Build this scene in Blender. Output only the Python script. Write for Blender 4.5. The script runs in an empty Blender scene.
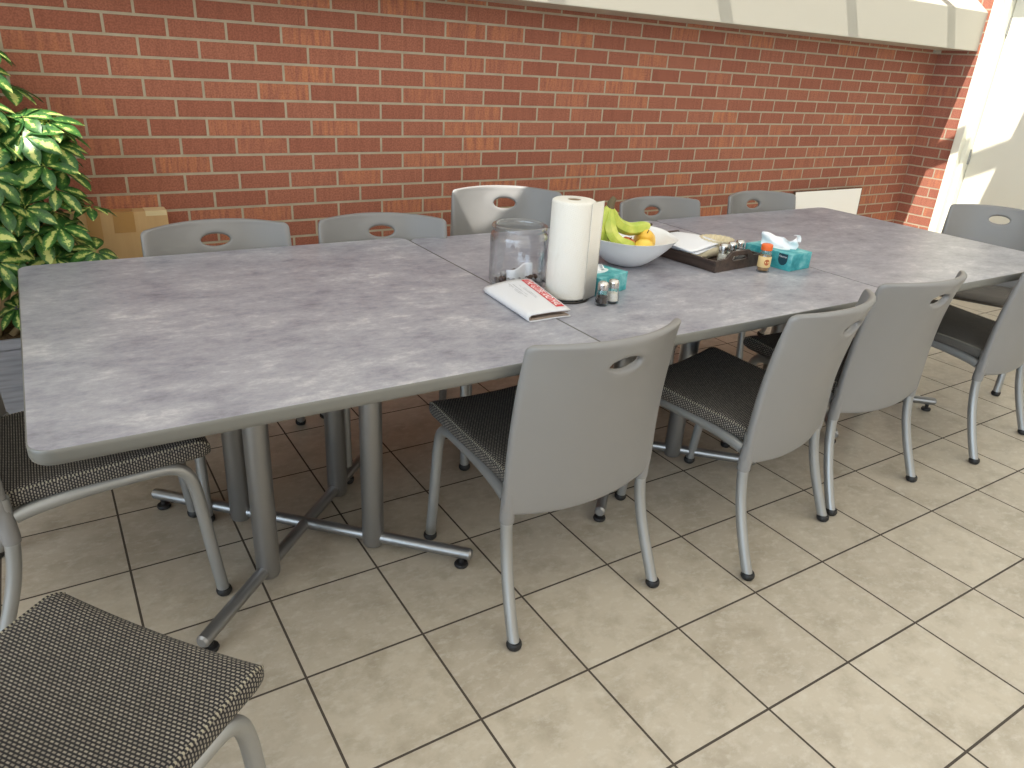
import bpy, bmesh, math, random
from mathutils import Vector, Matrix
PI = math.pi
rnd = random.Random(7)
sc = bpy.context.scene
COL = sc.collection

# ------------------------------------------------------------------ helpers
class MB:
    """collects vertices / faces of ONE mesh object"""
    def __init__(s): s.v = []; s.f = []; s.uv = {}
    def add(s, vs, fs, uvs=None):
        o = len(s.v); s.v += [tuple(v) for v in vs]
        for k, f in enumerate(fs):
            s.f.append(tuple(i + o for i in f))
            if uvs: s.uv[len(s.f) - 1] = uvs[k]
    def build(s, name, mat, parent=None, smooth=True, bevel=0, segs=2, loc=None, angle=40):
        me = bpy.data.meshes.new(name); me.from_pydata(s.v, [], s.f)
        if s.uv:
            l = me.uv_layers.new(name='UVMap')
            for p in me.polygons:
                u = s.uv.get(p.index)
                if u:
                    for li, c in zip(p.loop_indices, u): l.data[li].uv = c
        bm = bmesh.new(); bm.from_mesh(me); bmesh.ops.recalc_face_normals(bm, faces=bm.faces); bm.to_mesh(me); bm.free()
        if smooth:
            for p in me.polygons: p.use_smooth = True
            me.set_sharp_from_angle(angle=math.radians(angle))
        for m in (mat if isinstance(mat, (list, tuple)) else [mat]): me.materials.append(m)
        o = bpy.data.objects.new(name, me); COL.objects.link(o)
        if parent: o.parent = parent
        if loc: o.location = loc
        if bevel:
            b = o.modifiers.new('bevel', 'BEVEL'); b.width = bevel; b.segments = segs; b.limit_method = 'ANGLE'; b.angle_limit = math.radians(40)
        return o

def box(mb, x0, y0, z0, x1, y1, z1, M=None):
    vs = [Vector((x, y, z)) for z in (z0, z1) for y in (y0, y1) for x in (x0, x1)]
    if M: vs = [M @ v for v in vs]
    mb.add(vs, [(0,2,3,1),(4,5,7,6),(0,1,5,4),(2,6,7,3),(0,4,6,2),(1,3,7,5)])

def prism(mb, pts, z0, z1, M=None):
    n = len(pts)
    vs = [Vector((p[0], p[1], z0)) for p in pts] + [Vector((p[0], p[1], z1)) for p in pts]
    if M: vs = [M @ v for v in vs]
    fs = [tuple(range(n))[::-1], tuple(range(n, 2*n))] + [(i, (i+1) % n, n+(i+1) % n, n+i) for i in range(n)]
    mb.add(vs, fs)

def rrect(x0, y0, x1, y1, r, n=6):
    out = []
    for cx, cy, a in ((x1-r, y1-r, 0), (x0+r, y1-r, 90), (x0+r, y0+r, 180), (x1-r, y0+r, 270)):
        for k in range(n+1):
            t = math.radians(a + 90*k/n); out.append((cx + r*math.cos(t), cy + r*math.sin(t)))
    return out

def catmull(P, n=6):
    P = [Vector(p) for p in P]; out = []
    for i in range(len(P)-1):
        p0 = P[max(i-1, 0)]; p1 = P[i]; p2 = P[i+1]; p3 = P[min(i+2, len(P)-1)]
        for k in range(n):
            t = k/n
            out.append(.5*((2*p1) + (p2-p0)*t + (2*p0-5*p1+4*p2-p3)*t*t + (3*p1-p0-3*p2+p3)*t**3))
    out.append(P[-1]); return out

def tube(mb, path, r, seg=14, cap=True, squash=None):
    path = [Vector(p) for p in path]; n = len(path)
    rs = r if isinstance(r, (list, tuple)) else [r]*n
    T = [(path[min(i+1, n-1)] - path[max(i-1, 0)]).normalized() for i in range(n)]
    up = Vector((0, 0, 1)) if abs(T[0].z) < .9 else Vector((1, 0, 0))
    N = (up - T[0]*up.dot(T[0])).normalized(); vs = []
    for i in range(n):
        N = (N - T[i]*N.dot(T[i])).normalized(); B = T[i].cross(N)
        for k in range(seg):
            a = 2*PI*k/seg
            vs.append(path[i] + N*rs[i]*math.cos(a) + B*rs[i]*math.sin(a))
    fs = [(i*seg+k, i*seg+(k+1) % seg, (i+1)*seg+(k+1) % seg, (i+1)*seg+k) for i in range(n-1) for k in range(seg)]
    if cap: fs += [tuple(range(seg))[::-1], tuple(range((n-1)*seg, n*seg))]
    mb.add(vs, fs)

def lathe(mb, prof, seg=32, c=(0, 0, 0), close=True):
    """prof: list of (r, z); a zero radius makes a pole cap"""
    vs = []; fs = []; c = Vector(c)
    for r, z in prof:
        for k in range(seg):
            a = 2*PI*k/seg; vs.append(c + Vector((r*math.cos(a), r*math.sin(a), z)))
    n = len(prof)
    for i in range(n-1):
        for k in range(seg):
            fs.append((i*seg+k, i*seg+(k+1) % seg, (i+1)*seg+(k+1) % seg, (i+1)*seg+k))
    if close:
        fs += [tuple(range(seg))[::-1], tuple(range((n-1)*seg, n*seg))]
    mb.add(vs, fs)

def tag(o, label=None, cat=None, group=None, kind=None):
    if label: o['label'] = label
    if cat: o['category'] = cat
    if group: o['group'] = group
    if kind: o['kind'] = kind
    return o

def empty(name, loc=(0, 0, 0), rz=0):
    o = bpy.data.objects.new(name, None); COL.objects.link(o)
    o.empty_display_size = .1; o.location = loc; o.rotation_euler = (0, 0, rz); return o

def copy_tree(o, parent=None):
    c = o.copy(); COL.objects.link(c)
    if parent: c.parent = parent
    for ch in list(o.children): copy_tree(ch, c)
    return c

# ------------------------------------------------------------------ materials
def srgb(h):
    return tuple((c/12.92 if c <= .04045 else ((c+.055)/1.055)**2.4) for c in (x/255 for x in h)) + (1,)

def mat(name, col=None, rough=.5, metal=0, **kw):
    m = bpy.data.materials.new(name); m.use_nodes = True
    b = m.node_tree.nodes['Principled BSDF']
    if col: b.inputs['Base Color'].default_value = srgb(col)
    b.inputs['Roughness'].default_value = rough; b.inputs['Metallic'].default_value = metal
    for k, v in kw.items(): b.inputs[k.replace('_', ' ')].default_value = v
    return m

class NT:
    def __init__(s, m): s.t = m.node_tree; s.b = s.t.nodes['Principled BSDF']
    def n(s, typ, **kw):
        x = s.t.nodes.new(typ)
        for k, v in kw.items(): setattr(x, k, v)
        return x
    def l(s, a, b): s.t.links.new(a, b)
    def coords(s, kind='Object'): return s.n('ShaderNodeTexCoord').outputs[kind]
    def mapping(s, src, loc=(0,0,0), scale=(1,1,1), rot=(0,0,0)):
        m = s.n('ShaderNodeMapping'); m.inputs['Location'].default_value = loc; m.inputs['Scale'].default_value = scale; m.inputs['Rotation'].default_value = rot
        s.l(src, m.inputs['Vector']); return m.outputs[0]
    def noise(s, src, scale, detail=4, rough=.55, out='Fac'):
        x = s.n('ShaderNodeTexNoise'); x.inputs['Scale'].default_value = scale; x.inputs['Detail'].default_value = detail; x.inputs['Roughness'].default_value = rough
        s.l(src, x.inputs['Vector']); return x.outputs[out]
    def ramp(s, fac, stops):
        r = s.n('ShaderNodeValToRGB'); e = r.color_ramp.elements
        while len(e) < len(stops): e.new(.5)
        for k, (p, c) in enumerate(stops): e[k].position = p; e[k].color = c if len(c) == 4 else srgb(c)
        s.l(fac, r.inputs[0]); return r.outputs[0]
    def mix(s, a, b, fac, mode='MIX'):
        x = s.n('ShaderNodeMix', data_type='RGBA', blend_type=mode)
        for sock, v in ((x.inputs[0], fac), (x.inputs[6], a), (x.inputs[7], b)):
            if hasattr(v, 'links'): s.l(v, sock)
            else: sock.default_value = v
        return x.outputs[2]
    def math(s, op, a, b=None):
        x = s.n('ShaderNodeMath', operation=op)
        for sock, v in zip(x.inputs, (a, b)):
            if v is None: continue
            if hasattr(v, 'links'): s.l(v, sock)
            else: sock.default_value = v
        return x.outputs[0]
    def bump(s, h, strength=.3, dist=.002):
        x = s.n('ShaderNodeBump'); x.inputs['Strength'].default_value = strength; x.inputs['Distance'].default_value = dist
        s.l(h, x.inputs['Height']); s.l(x.outputs[0], s.b.inputs['Normal'])
    def base(s, c): s.l(c, s.b.inputs['Base Color'])

TILE = .30556; BR_H = .06773; BR_W = .2032

def brick_mat(name, along, base0, base1):
    """along: which object axis runs along the wall; z is up; joints meet the photographed courses"""
    m = mat(name, rough=.85); t = NT(m)
    sep = t.n('ShaderNodeSeparateXYZ'); t.l(t.coords(), sep.inputs[0])
    com = t.n('ShaderNodeCombineXYZ')
    t.l(t.math('ADD', sep.outputs[along], BR_W*100), com.inputs[0])
    t.l(t.math('ADD', sep.outputs['Z'], -1.4381 + 41*BR_H), com.inputs[1])
    def br(c1, c2, cm, ms, bias=0):
        b = t.n('ShaderNodeTexBrick'); b.offset = .5; b.offset_frequency = 2
        t.l(com.outputs[0], b.inputs['Vector'])
        b.inputs['Color1'].default_value = c1; b.inputs['Color2'].default_value = c2; b.inputs['Mortar'].default_value = cm
        b.inputs['Scale'].default_value = 1; b.inputs['Mortar Size'].default_value = ms; b.inputs['Mortar Smooth'].default_value = .15
        b.inputs['Bias'].default_value = bias; b.inputs['Brick Width'].default_value = BR_W; b.inputs['Row Height'].default_value = BR_H
        return b
    b = br(srgb(base0), srgb(base1), srgb((176, 164, 142)), .0050)
    k = br((0,0,0,1), (1,1,1,1), (0,0,0,1), .0052)      # same tint per brick as a number
    stretched = t.mapping(com.outputs[0], scale=(1, .12, 1))
    streak = t.noise(stretched, 55, 5, .6)
    fine = t.noise(com.outputs[0], 160, 3)
    c = t.mix(b.outputs['Color'], srgb((196, 126, 82)), t.math('MULTIPLY', t.math('MULTIPLY', t.ramp(k.outputs['Color'], [(.72, (0,0,0,1)), (1, (1,1,1,1))]), t.ramp(streak, [(.42, (0,0,0,1)), (.62, (1,1,1,1))])), .75))
    c = t.mix(c, t.mix(c, (.68,.66,.66,1), .5, 'MULTIPLY'), t.ramp(streak, [(.3, (1,1,1,1)), (.55, (0,0,0,1))]))
    c = t.mix(c, t.mix(c, (.74,.72,.70,1), 1, 'MULTIPLY'), t.ramp(fine, [(.38, (1,1,1,1)), (.6, (0,0,0,1))]))
    mort = t.mix(srgb((182, 170, 148)), srgb((140, 128, 108)), t.noise(com.outputs[0], 14, 4))
    c = t.mix(c, mort, b.outputs['Fac'])
    t.base(c)
    h = t.math('SUBTRACT', t.math('MULTIPLY', fine, .25), b.outputs['Fac'])
    t.bump(h, .8, .004)
    return m

M_brick = brick_mat('red_brick', 'X', (150, 90, 70), (164, 104, 82))
M_brick_side = brick_mat('red_brick_return', 'Y', (152, 92, 74), (166, 106, 86))

def floor_mat():
    m = mat('ceramic_tile', rough=.38); t = NT(m)
    co = t.coords(); v = t.mapping(co, loc=(TILE*60, TILE*60, 0))
    def br(c1, c2, cm):
        b = t.n('ShaderNodeTexBrick'); b.offset = 0; t.l(v, b.inputs['Vector'])
        b.inputs['Color1'].default_value = c1; b.inputs['Color2'].default_value = c2; b.inputs['Mortar'].default_value = cm
        b.inputs['Scale'].default_value = 1; b.inputs['Mortar Size'].default_value = .0031; b.inputs['Mortar Smooth'].default_value = .1
        b.inputs['Brick Width'].default_value = TILE; b.inputs['Row Height'].default_value = TILE
        return b
    b = br(srgb((176, 166, 150)), srgb((187, 177, 160)), srgb((74, 66, 57)))
    mott = t.noise(co, 9, 6, .65); veins = t.noise(t.mapping(co, scale=(1, 1.6, 1), rot=(0, 0, .6)), 26, 5, .7)
    c = t.mix(b.outputs['Color'], srgb((146, 136, 118)), t.ramp(mott, [(.45, (0,0,0,1)), (.72, (.7,.7,.7,1))]))
    c = t.mix(c, srgb((200, 194, 182)), t.ramp(veins, [(.5, (0,0,0,1)), (.75, (.7,.7,.7,1))]))
    c = t.mix(c, srgb((70, 62, 54)), b.outputs['Fac'])
    t.base(c)
    t.l(t.ramp(b.outputs['Fac'], [(0, (.36,.36,.36,1)), (1, (.9,.9,.9,1))]), t.b.inputs['Roughness'])
    t.bump(t.math('SUBTRACT', t.math('MULTIPLY', veins, .35), b.outputs['Fac']), .35, .002)
    return m
M_floor = floor_mat()

def laminate():
    m = mat('grey_laminate', rough=.36); t = NT(m); co = t.coords()
    s = t.mapping(co, scale=(.62, 1, 1))
    a = t.noise(s, 9, 9, .72); b = t.noise(s, 48, 6, .75); d = t.noise(s, 2.2, 3)
    f = t.math('ADD', t.math('MULTIPLY', a, .52), t.math('ADD', t.math('MULTIPLY', b, .36), t.math('MULTIPLY', d, .12)))
    c = t.ramp(f, [(.36, (108, 108, 119)), (.46, (138, 138, 148)), (.54, (154, 154, 162)), (.64, (188, 187, 190))])
    t.base(c); return m
M_lam = laminate()
M_edge = mat('table_edge_band', (104, 104, 100), .35)
M_steel = mat('brushed_steel', (150, 150, 150), .36, .85)
M_steel_tip = mat('steel_end', (200, 200, 200), .3, 1)
M_legs = mat('silver_paint', (150, 151, 150), .36, .55)
M_rubber = mat('black_rubber', (22, 22, 23), .55)

def plastic():
    m = mat('grey_plastic', (122, 121, 120), .42); t = NT(m)
    t.bump(t.noise(t.coords(), 600, 2), .12, .0006); return m
M_plastic = plastic()
M_shell = mat('grey_shell', (120, 121, 123), .5)

def fabric():
    m = mat('woven_seat_fabric', rough=.85); t = NT(m)
    uv = t.n('ShaderNodeTexCoord').outputs['UV']
    b = t.n('ShaderNodeTexBrick'); b.offset = .5; t.l(uv, b.inputs['Vector'])
    for k, v in (('Color1', srgb((144, 137, 126))), ('Color2', srgb((118, 112, 103))), ('Mortar', srgb((26, 25, 28))), ('Scale', 1), ('Mortar Size', .0016), ('Mortar Smooth', .2), ('Brick Width', .0088), ('Row Height', .0058)):
        b.inputs[k].default_value = v
    t.base(b.outputs['Color']); t.bump(t.math('SUBTRACT', 1, b.outputs['Fac']), .5, .001); return m
M_fabric = fabric()
M_pipe = NT(mat('seat_piping', rough=.85))
def piping_mat():
    t = M_pipe; w = t.n('ShaderNodeTexWave'); w.bands_direction = 'Y'; w.inputs['Scale'].default_value = 42
    t.l(t.coords(), w.inputs['Vector']); t.base(t.ramp(w.outputs['Fac'], [(.45, (30, 29, 31)), (.6, (150, 144, 128))]))
    return [m for m in bpy.data.materials if m.name == 'seat_piping'][0]
M_pipe = piping_mat()
M_white_paint = mat('cream_paint', (214, 210, 194), .55)
M_frame_paint = mat('cream_gloss_paint', (228, 225, 208), .4)
M_beam = mat('beam_paint', (172, 168, 156), .6)
M_plaster = mat('white_plaster', (220, 216, 204), .8)
M_alu = mat('rafter_aluminium', (190, 188, 180), .5, .3)
M_hinge = mat('hinge_metal', (150, 148, 140), .4, .8)

# ------------------------------------------------------------------ room shell
WANG = .01218
WALL = Matrix.Translation((-.16122, 1.78085, 0)) @ Matrix.Rotation(WANG, 4, 'Z')
XR = 5.28                                     # return wall in wall coordinates
YB = -.262                                    # front face of the beam (0 = brick face)
def shell(name, mb, m, **kw):
    o = mb.build(name, m, **kw); o.matrix_world = WALL @ o.matrix_world; o['kind'] = 'structure'; return o

mb = MB(); box(mb, -6, -9, -.05, 9, 3.0, 0)
fl = mb.build('floor', M_floor, smooth=False); fl['kind'] = 'structure'
mb = MB(); box(mb, -5, 0, 0, XR+.35, .3, 1.60); shell('wall_back', mb, M_brick, smooth=False)
mb = MB(); box(mb, -5, .03, 1.60, XR+.35, .3, 2.9); shell('wall_back_upper', mb, M_plaster, smooth=False)
# return wall: brick pier beside the door, then the wall beyond the door, joined over it
D0, D1, DH = -.285, -1.30, 2.02               # door opening in wall coordinates (y), height
mb = MB(); box(mb, XR, D0, 0, XR+.3, 0, 3.0); shell('wall_right', mb, M_brick_side, smooth=False)
mb = MB(); box(mb, XR, -5, 0, XR+.3, D1, 3.0); box(mb, XR, D1, DH, XR+.3, D0, 3.0); shell('wall_right_plaster', mb, M_plaster, smooth=False)
# unseen slab added at the left to block side daylight from the brick
mb = MB(); box(mb, -2.15, .45, 0, -1.95, 1.80, 3.6)
o = mb.build('light_block_left', M_plaster, smooth=False); o['kind'] = 'structure'
# beam under the skylight with its sloping sill
mb = MB()
prof = [(.03, 1.594), (YB, 1.594), (YB, 1.826), (-.03, 2.02), (.03, 2.02)]
vs = [(x, y, z) for x in (-5, XR) for y, z in prof]
mb.add(vs, [(0,1,2,3,4), (9,8,7,6,5)] + [(i, i+5, (i+1) % 5+5, (i+1) % 5) for i in range(5)])
shell('trim_1', mb, M_beam, smooth=False, bevel=.004)
# small sealant fillet where brick, beam and return meet
mb = MB(); prism(mb, [(XR-.07, -.02), (XR, -.02), (XR, -.0), (XR-.07, 0)], 1.575, 1.594)
shell('trim_2', mb, M_beam, smooth=False)
# door frame (two stepped bands) and the leaf
mb = MB()
box(mb, XR-.022, D0-.055, 0, XR+.12, D0, DH+.055); box(mb, XR+.025, D0-.085, 0, XR+.12, D0-.055, DH)
box(mb, XR-.022, D1, 0, XR+.12, D1+.055, DH+.055); box(mb, XR+.025, D1+.055, 0, XR+.12, D1+.085, DH)
box(mb, XR-.022, D1, DH-.0, XR+.12, D0, DH+.055); box(mb, XR+.025, D1+.055, DH-.03, XR+.12, D0-.055, DH)
shell('door_1', mb, M_frame_paint, smooth=False, bevel=.004)
d1 = bpy.data.objects['door_1']
mb = MB(); box(mb, XR+.085, D1+.088, .01, XR+.125, D0-.088, DH-.034)
o = mb.build('door_leaf', M_white_paint, d1, smooth=False, bevel=.003)
for z in (.25, .93, 1.75):
    mb = MB(); tube(mb, [(XR+.08, D0-.087, z-.05), (XR+.08, D0-.087, z+.05)], .008, 10); mb.build('hinge', M_hinge, d1)
mb = MB(); lathe(mb, [(.0, 0), (.025, 0), (.028, .012), (.012, .02), (.012, .045), (.027, .055), (.027, .075), (.0, .085)], 20)
o = mb.build('door_handle', M_hinge, d1); o.rotation_euler = (0, -PI/2, 0); o.location = (XR+.085, D1+.16, 1.0)

# skylight over the wall: rafters and, further in, the shaded roof
SL = .57
ZR = 2.04
RX = [(.26 + 1.047*k) for k in range(-5, 6)]
k = 0
for x in RX:
    mb = MB(); w = .05
    for_y = [(1.83, ZR-.57*.05), (.9, ZR+SL*.88)]
    vs = []
    for y, z in for_y:
        for dx in (0, w):
            for dz in (0, .085): vs.append((x+dx, y, z+dz))
    mb.add(vs, [(0,1,3,2), (4,6,7,5), (0,4,5,1), (2,3,7,6), (0,2,6,4), (1,5,7,3)])
    o = mb.build('trim_%d' % (k+3), M_alu, smooth=False); o['kind'] = 'structure'; k += 1
def roof_mat():
    m = bpy.data.materials.new('translucent_roof_sheet'); m.use_nodes = True; t = m.node_tree
    t.nodes.remove(t.nodes['Principled BSDF'])
    a = t.nodes.new('ShaderNodeBsdfTranslucent'); a.inputs[0].default_value = (.54, .53, .50, 1)
    b = t.nodes.new('ShaderNodeBsdfDiffuse'); b.inputs[0].default_value = (.7, .7, .68, 1)
    x = t.nodes.new('ShaderNodeMixShader'); x.inputs[0].default_value = .45
    t.links.new(a.outputs[0], x.inputs[1]); t.links.new(b.outputs[0], x.inputs[2]); t.links.new(x.outputs[0], t.nodes['Material Output'].inputs[0])
    return m
YE = 1.02; ze = ZR + SL*(1.78-YE) + .085
mb = MB()
mb.add([(-6, YE+.146, ze-.083), (7, YE-.036, ze+.02), (7, -1.0, ze+SL*2.02), (-6, -1.0, ze+SL*2.02), (7, -4.6, ze+SL*1.6), (-6, -4.6, ze+SL*1.6)], [(0,1,2,3), (3,2,4,5)])
o = mb.build('ceiling', roof_mat(), smooth=False); o['kind'] = 'structure'

# ------------------------------------------------------------------ chairs
def back_y(u, z):
    t = max(0, (z-.45)/.35)
    y = -.165 - .036*t*t - (.042+.046*min(1, max(0, (z-.33)/.47)))*(1-(min(abs(u), .25)/.24)**2.2)
    
    return y

def make_backrest():
    HC = (0, .752); ha, hb = .047, .0195
    out = []
    def hw(z): return .243 - .009*((z-.35)/.45)
    n = 14
    for k in range(n): u = -.2225+.445*k/(n-1); out.append((u, .334+.016*(u/.24)**2))
    out += [(.236, .352), (.241, .362)]
    for k in range(1, 14): z = .362+(.790-.362)*k/13; out.append((hw(z), z))
    r = .018; cx, cz = hw(.792)-r, .792
    for k in range(1, 7): a = PI/2*k/6; out.append((cx+r*math.cos(a), cz+r*math.sin(a)))
    for k in range(1, 14): u = cx - 2*cx*k/14; out.append((u, .810+.009*(1-abs(u/cx)**2.2)))
    for k in range(0, 7): a = PI/2+PI/2*k/6; out.append((-cx+r*math.cos(a), cz+r*math.sin(a)))
    for k in range(13, -1, -1): z = .362+(.790-.362)*k/13; out.append((-hw(z), z))
    out += [(-.236, .352)]
    # drop near-duplicates, then resample so that the rays from the hole are even enough
    P = []
    for p in out:
        if not P or math.hypot(p[0]-P[-1][0], p[1]-P[-1][1]) > .004: P.append(p)
    Q = []
    for i in range(len(P)):
        a, b = P[i], P[(i+1) % len(P)]
        m = max(1, round(math.hypot(b[0]-a[0], b[1]-a[1])/.024))
        for k in range(m): Q.append((a[0]+(b[0]-a[0])*k/m, a[1]+(b[1]-a[1])*k/m))
    Q.sort(key=lambda p: math.atan2(p[1]-HC[1], p[0]-HC[0]))
    N = len(Q)
    rings = []           # each ring: list of (u, z, half thickness)
    inn = [0, .0025, .006, .011, .018, .026]; outn = [.03, .02, .013, .008, .004, .0015, 0]; mid = 9
    cols = []
    for q in Q:
        a = math.atan2(q[1]-HC[1], q[0]-HC[0])
        rr = ha*hb/math.sqrt((hb*math.cos(a))**2+(ha*math.sin(a))**2)
        h = (HC[0]+rr*math.cos(a), HC[1]+rr*math.sin(a))
        L = math.hypot(q[0]-h[0], q[1]-h[1]); kf = min(1, .42*L/.03)
        ds = [d*kf for d in inn]; e = [L-d*kf for d in outn]
        ds += [ds[-1]+(e[0]-ds[-1])*j/(mid+1) for j in range(1, mid+1)] + e
        col = []
        for d in ds:
            f = d/L; u = h[0]+(q[0]-h[0])*f; z = h[1]+(q[1]-h[1])*f
            side = min(1, abs(u)/.235)
            T = .0065+.0085*side**5*min(1, max(0, (.80-z)/.10)) + .004*max(0, (z-.75)/.06)
            do = (L-d)
            if do < .016: T *= math.sqrt(max(0, 1-(1-do/.016)**2))
            if d < .016: T = T*math.sqrt(max(0, 1-(1-d/.016)**2))
            T += .0055*max(0, 1-d/.05)*(1 if d > .001 else 0)
            col.append((u, z, T))
        cols.append(col)
    K = len(cols[0]); mb = MB(); vs = []
    def pos(u, z, h):
        e = 1e-3
        y = back_y(u, z); du = (back_y(u+e, z)-back_y(u-e, z))/(2*e); dz = (back_y(u, z+e)-back_y(u, z-e))/(2*e)
        nrm = Vector((-du, 1, -dz)).normalized()
        return Vector((u, y, z)) + nrm*h
    for s in (1, -1):
        for c in cols:
            for (u, z, T) in c: vs.append(pos(u, z, s*max(T, 1e-5)))
    o = N*K; fs = []
    for i in range(N):
        j = (i+1) % N
        for k in range(K-1):
            fs.append((i*K+k, i*K+k+1, j*K+k+1, j*K+k)); fs.append((o+i*K+k, o+j*K+k, o+j*K+k+1, o+i*K+k+1))
        fs.append((i*K, j*K, o+j*K, o+i*K)); fs.append((i*K+K-1, o+i*K+K-1, o+j*K+K-1, j*K+K-1))
    mb.add(vs, fs)
    for s in (1, -1):    # sleeves that take the rear legs
        tube(mb, [(s*.2255, -.166, .325), (s*.2255, -.166, .34), (s*.2262, -.168, .40), (s*.2262, -.172, .50)], [.0186, .0192, .0180, .004], 16)
    return mb

def lerp(P, x):
    for (a, u), (b, v) in zip(P, P[1:]):
        if x <= b: return u+(v-u)*(x-a)/(b-a)
    return P[-1][1]

def seat_loop(y, hwid, zb, zt, r, sad, crown):
    """closed cross-section in x-z, starting at the middle of the underside"""
    pts = []
    n = 10
    for k in range(n+1): pts.append((hwid*.0 + (hwid-r)*k/n, zb))
    for k in range(1, 5): a = -PI/2+PI/2*k/4; pts.append((hwid-r+r*math.cos(a), zb+r+r*math.sin(a)))
    for k in range(0, 5):
        a = PI/2*k/4; pts.append((hwid-r+r*math.cos(a), zt-r+r*math.sin(a)))
    for k in range(1, n+1): pts.append(((hwid-r)*(1-k/n), zt))
    full = pts + [(-x, z) for x, z in pts[::-1][1:-1]]
    return [Vector((x, y, z + (sad*(x/.22)**2 - sad*.5 if z > (zb+zt)/2 else 0))) for x, z in full]

SEAT_B = [(-.19, .392), (-.05, .407), (.1, .416), (.2, .424), (.27, .428)]
def make_seat():
    st = []
    ys = [-.178, -.174, -.168, -.15, -.1, -.05, 0, .05, .1, .15, .19, .215, .235]
    for i, y in enumerate(ys):
        zb = lerp(SEAT_B, y); th = .047; hwid = .214+.006*(y+.18)/.4
        if i < 3: th *= (.55, .8, .95)[i]; zb += (.012, .005, .001)[i]
        st.append((y, hwid, zb, zb+th, min(.019, th*.42), .004+.009*max(0, (y)/.23)))
    for k in range(1, 8):
        a = PI/2*k/7; y = .235+.036*math.sin(a); zb = lerp(SEAT_B, .235)
        zt = zb+.047-.026*(1-math.cos(a)); z0 = zb+.016*(1-math.cos(a))
        th = max(.004, zt-z0)
        st.append((y, .2203-.012*(1-math.cos(a)), z0, z0+th, min(.019, th*.45), .013))
    loops = [seat_loop(*s[:5], s[5], 0) for s in st]
    m = len(loops[0]); mb = MB(); vs = [v for l in loops for v in l]
    fs = []; uvs = []
    vcum = [0]
    for a, b in zip(loops, loops[1:]): vcum.append(vcum[-1]+(a[m//2]-b[m//2]).length)
    ref = loops[8]; uc = [0]
    for k in range(m): uc.append(uc[-1]+(ref[k]-ref[(k+1) % m]).length)
    for i in range(len(loops)-1):
        for k in range(m):
            fs.append((i*m+k, i*m+(k+1) % m, (i+1)*m+(k+1) % m, (i+1)*m+k))
            uvs.append([(uc[k], vcum[i]), (uc[k+1], vcum[i]), (uc[k+1], vcum[i+1]), (uc[k], vcum[i+1])])
    n0 = len(loops)-1
    fs.append(tuple(range(m))); uvs.append([(v.x, v.z) for v in loops[0]])
    fs.append(tuple(range(n0*m, n0*m+m))); uvs.append([(v.x, v.z) for v in loops[-1]])
    mb.add(vs, fs, uvs)
    # the two seams run along the upper side edges
    seams = []
    idx = [k for k, v in enumerate(loops[8]) if v.z > loops[8][0].z+.03]
    kr = max(idx, key=lambda k: loops[8][k].x+loops[8][k].z*.9); kl = min(idx, key=lambda k: loops[8][k].x-loops[8][k].z*.9)
    for k in (kr, kl): seams.append([l[k]+Vector((0, 0, .0005)) for l in loops[2:-2]])
    return mb, seams

def make_chair():
    root = empty('dining_chair')
    make_backrest().build('backrest', M_plastic, root, angle=60)
    smb, seams = make_seat()
    seat = smb.build('seat', M_fabric, root, angle=50)
    for s in seams:
        p = MB(); tube(p, s, .0028, 8); p.build('piping', M_pipe, seat)
    sh = MB(); ys = [-.165, -.05, .1, .2]
    vs = []
    for y in ys:
        z = lerp(SEAT_B, y)
        for x, dz in ((-.19, -.011), (.19, -.011), (.196, .003), (-.196, .003)): vs.append((x, y, z+dz))
    fs = [(0,1,2,3), (15,14,13,12)] + [(i*4+k, i*4+(k+1) % 4, (i+1)*4+(k+1) % 4, (i+1)*4+k) for i in range(3) for k in range(4)]
    sh.add(vs, fs); sh.build('seat_shell', M_shell, root, smooth=False, bevel=.004)
    for s in (1, -1):
        f = MB()
        tube(f, catmull([(s*.2075, .26, .012), (s*.2065, .247, .13), (s*.2055, .233, .27), (s*.205, .224, .345), (s*.2045, .209, .390), (s*.2045, .18, .411), (s*.205, .13, .414), (s*.208, 0, .406), (s*.215, -.10, .394), (s*.221, -.15, .384)], 6), .0158, 16)
        lf = f.build('leg', M_legs, root)
        r = MB()
        tube(r, catmull([(s*.2255, -.166, .44), (s*.2258, -.166, .33), (s*.2285, -.178, .24), (s*.2345, -.203, .15), (s*.2405, -.236, .06), (s*.243, -.256, .012)], 6), .0158, 16)
        lr = r.build('leg', M_legs, root)
        for leg, x, y in ((lf, s*.2075, .2605), (lr, s*.243, -.257)):
            c = MB(); lathe(c, [(.009, 0), (.016, .001), (.0195, .006), (.0205, .012), (.0195, .018), (.0172, .022), (.0165, .022)], 18, (x, y, 0)); c.build('foot_cap', M_rubber, leg)
    return root

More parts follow.
